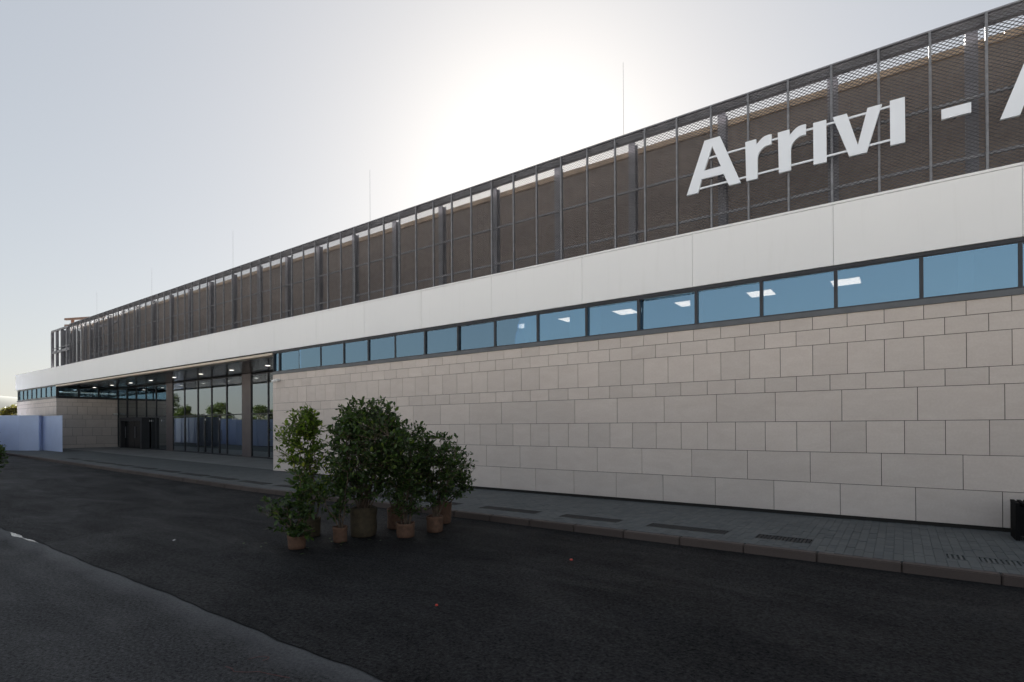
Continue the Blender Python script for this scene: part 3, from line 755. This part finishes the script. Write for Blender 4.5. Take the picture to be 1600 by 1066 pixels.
shrub((-4.16, -6.02, rz), 'largest dense dark green shrub in the middle of the group', .29, .52, 'sack2', [(.1, 0, 1.7, .88, .72, 5), (.15, 0, 2.15, .6, .42, 2.4), (-.45, 0, 1.75, .45, .6, 1.6), (.65, 0, 1.6, .5, .55, 1.8), (.1, 0, 1.05, .75, .45, 2.2)], 20, 5200, 'leaf', .088)
shrub((-3.43, -5.66, rz), 'bushy low shrub in a lumpy orange sack right of the big one', .20, .26, 'sack', [(0, 0, .75, .45, .45, 2), (.1, 0, 1.3, .45, .45, 1.6)], 8, 1050, 'leaf', .075)
shrub((-4.2, -5.2, rz), 'rear shrub half hidden between the big one and the right shrubs', .2, .4, 'sack', [(.3, 0, 1.55, .58, .62, 3), (.5, 0, 1.0, .5, .45, 1.5)], 9, 1500, 'leaf', .085)
shrub((-3.32, -5.02, rz), 'airy shrub in an orange sack at the right of the group', .19, .30, 'sack', [(-.02, 0, 1.5, .55, .5, 3), (.12, 0, 1.2, .48, .45, 1.8), (.05, 0, .75, .4, .35, 1.2)], 9, 1700, 'leaf', .082, extra=[[(.3, 0, .9), (.6, 0, 1.15), (.82, .0, 1.38)], [(.3, 0, 1.1), (.6, 0, 1.2), (.80, 0, 1.12)]])
shrub((-3.82, -4.24, rz), 'rearmost shrub by the kerb behind the airy right one', .2, .42, 'sack', [(.3, 0, 1.2, .45, .45, 2), (.4, 0, .8, .36, .3, 1)], 7, 900, 'leaf', .08)
gl = gz(-16.8)+RO
shrub((-16.62, -8.85, gl), 'leafy branches of a potted shrub reaching in at the left picture edge', .25, .4, 'sack', [(0, 0, 1.15, .5, .6, 3), (.1, 0, 1.6, .4, .4, 1)], 10, 1300, 'leaf', .095, extra=[[(.2, 0, 1.0), (.45, .05, 1.3), (.62, .05, 1.52)], [(.2, 0, .9), (.55, .05, 1.0), (.78, .05, 1.18)], [(.2, 0, .6), (.4, 0, .55), (.55, 0, .48)]])
# fallen leaves
me_l = leaves_mesh('fallen_leaf', np.zeros((1, 3)), np.array([[1., 0, .02]]), np.array([.085]))
for k in range(14):
    a = random.uniform(0, 6.28); x = -4.3+random.gauss(0, .8); y = -6.9+random.gauss(0, .55)
    o = link('fallen_leaf', me_l, 'leaf', None, (x, y, RO+.012), random.uniform(0, 6.28)); tag(o, 'small dark leaf fallen on the asphalt around the pots', 'leaf', 'fallen leaves around the pots')

# litter
def cap(x, y, label, mat='red', s=.03):
    o = MB().tube((0, 0, 0), (0, 0, .014), s, s*.85, 12).build('litter_piece', mat, None, (x, y, RO)); tag(o, label, 'litter', 'litter on the asphalt')
cap(-.12, -5.46, 'bright red scrap on dark asphalt right of the shrubs', s=.024); cap(-.35, -8.09, 'red scrap lying on the asphalt in the foreground', s=.017)
for x, y, lab in ((-6.6, -8.2, 'pale scrap on the asphalt left of the shrubs'),):
    o = mesh_obj('litter_piece', [(-.03, -.02, 0), (.03, -.025, .004), (.025, .02, .012), (-.02, .03, .006), (0, 0, .02)], [(0, 1, 4), (1, 2, 4), (2, 3, 4), (3, 0, 4)], 'paper', None, (x, y, RO+.002)); tag(o, lab, 'litter', 'litter on the asphalt')
# faded red surveyor marks on the old asphalt
def stroke(pts, w, label):
    v, f = [], []
    for i, (x, y) in enumerate(pts):
        q = pts[min(i+1, len(pts)-1)]; p = pts[max(i-1, 0)]; d = Vector((q[0]-p[0], q[1]-p[1])).normalized()
        v += [(x-d.y*w, y+d.x*w, RO-.008), (x+d.y*w, y-d.x*w, RO-.008)]
        if i: f.append((2*i-2, 2*i-1, 2*i+1, 2*i))
    tag(mesh_obj('paint_mark', v, f, 'spray'), label, 'marking', None)
stroke([(-.74, -10.03), (-.72, -9.96), (-.68, -9.91), (-.63, -9.90), (-.60, -9.93), (-.61, -9.97)], .006, 'faint curved red spray mark on the old asphalt')
stroke([(-.76, -10.21), (-.68, -10.20), (-.60, -10.22), (-.50, -10.16), (-.43, -10.10), (-.30, -10.07), (-.12, -10.02)], .005, 'faint wavy red spray line in the foreground asphalt')

# ------------------------------------------------------------------ trees beyond
def tree_meshes(seed, h, rad, n, lsz):
    global rng
    rng = np.random.default_rng(seed); random.seed(seed)
    tr = MB(); tr.tube((0, 0, 0), (0, 0, h*.35), .03*h, .022*h, 8)
    cl = []
    for i in range(26):
        a = random.uniform(0, 6.28); zz = random.uniform(.3, .95); rr = rad*math.sin(min(1, (zz-.15)/.8)*math.pi*.95+.1)*random.uniform(.35, 1.)
        c = Vector((rr*math.cos(a), rr*math.sin(a), h*zz)); cl.append((c, rad*random.uniform(.22, .42)))
        tr.tube((0, 0, h*min(zz*.55, .5)), c, .010*h, .003*h, 5)
    P = []; 
    for c, r_ in cl:
        k = n//26; u = rng.normal(size=(k, 3)); u /= np.linalg.norm(u, axis=1, keepdims=True); u *= (rng.uniform(.2, 1, (k, 1))**.4)*r_; u[:, 2] *= .75
        P.append(u+np.array(c))
    P = np.concatenate(P); Dr = rng.normal(size=P.shape)
    return tr, leaves_mesh('crown', P, Dr, rng.uniform(.6, 1.2, len(P))*lsz, True)
kinds = [tree_meshes(s, h, r_, 5200, .34) for s, h, r_ in ((1, 8, 3.2), (2, 10, 3.6), (3, 6.5, 3.4))]
tm_ = [k[0] for k in kinds]
def tree(k, loc, s, rz, label, mat, group):
    e = empty('tree', loc, label, 'tree', group, rz); e.scale = (s, s, s)
    tm_[k].build('trunk', 'bark', e)
    me = kinds[k][1]
    if me.materials and me.materials[0] != MAT[mat]: me = me.copy(); me.materials.clear()
    o = link('crown', me, mat, e); return e
random.seed(11)
spots = [(-86, -19), (-74, -24), (-80, -17), (-90, -27), (-92, -19), (-99, -30), (-108, -22), (-118, -34), (-70, -30), (-126, -26), (-64, -40), (-85, -42), (-105, -46)]
spots.sort(key=lambda p: -p[0])
for k, (x, y) in enumerate(spots):
    tree(k % 3, (x, y, gz(x)-.35), random.uniform(.5, .85), random.uniform(0, 6), 'green tree mirrored in the entrance glazing, %s nearest to the building' % ORD[k], 'tree', 'trees across the road')
for k, (x, y, s, lab, mt) in enumerate([(-101, 9.5, .62, 'yellow autumn tree over the blue hoarding at the left edge', 'autumn'), (-88, 9.2, .50, 'darker green tree beside the stone corner at far left', 'tree'), (-112, 7.5, .6, 'golden autumn tree at the very left picture edge', 'autumn'), (-125, 14, .7, 'pale autumn tree farther behind the yellow one', 'autumn')]):
    tree(k % 3, (x, y, .3), s, k*1.7, lab, mt, 'autumn trees beyond the building')
# far hill
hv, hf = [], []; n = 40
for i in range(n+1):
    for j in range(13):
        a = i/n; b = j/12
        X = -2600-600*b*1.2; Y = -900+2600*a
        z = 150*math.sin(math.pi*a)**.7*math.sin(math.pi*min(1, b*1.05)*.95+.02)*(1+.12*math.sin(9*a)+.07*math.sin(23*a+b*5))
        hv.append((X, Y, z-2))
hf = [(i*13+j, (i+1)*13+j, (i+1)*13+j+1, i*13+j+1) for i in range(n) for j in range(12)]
tag(mesh_obj('hill', hv, hf, 'hill', smooth=True), 'low haze-toned wooded hill on the left horizon', 'hill', None, 'structure')
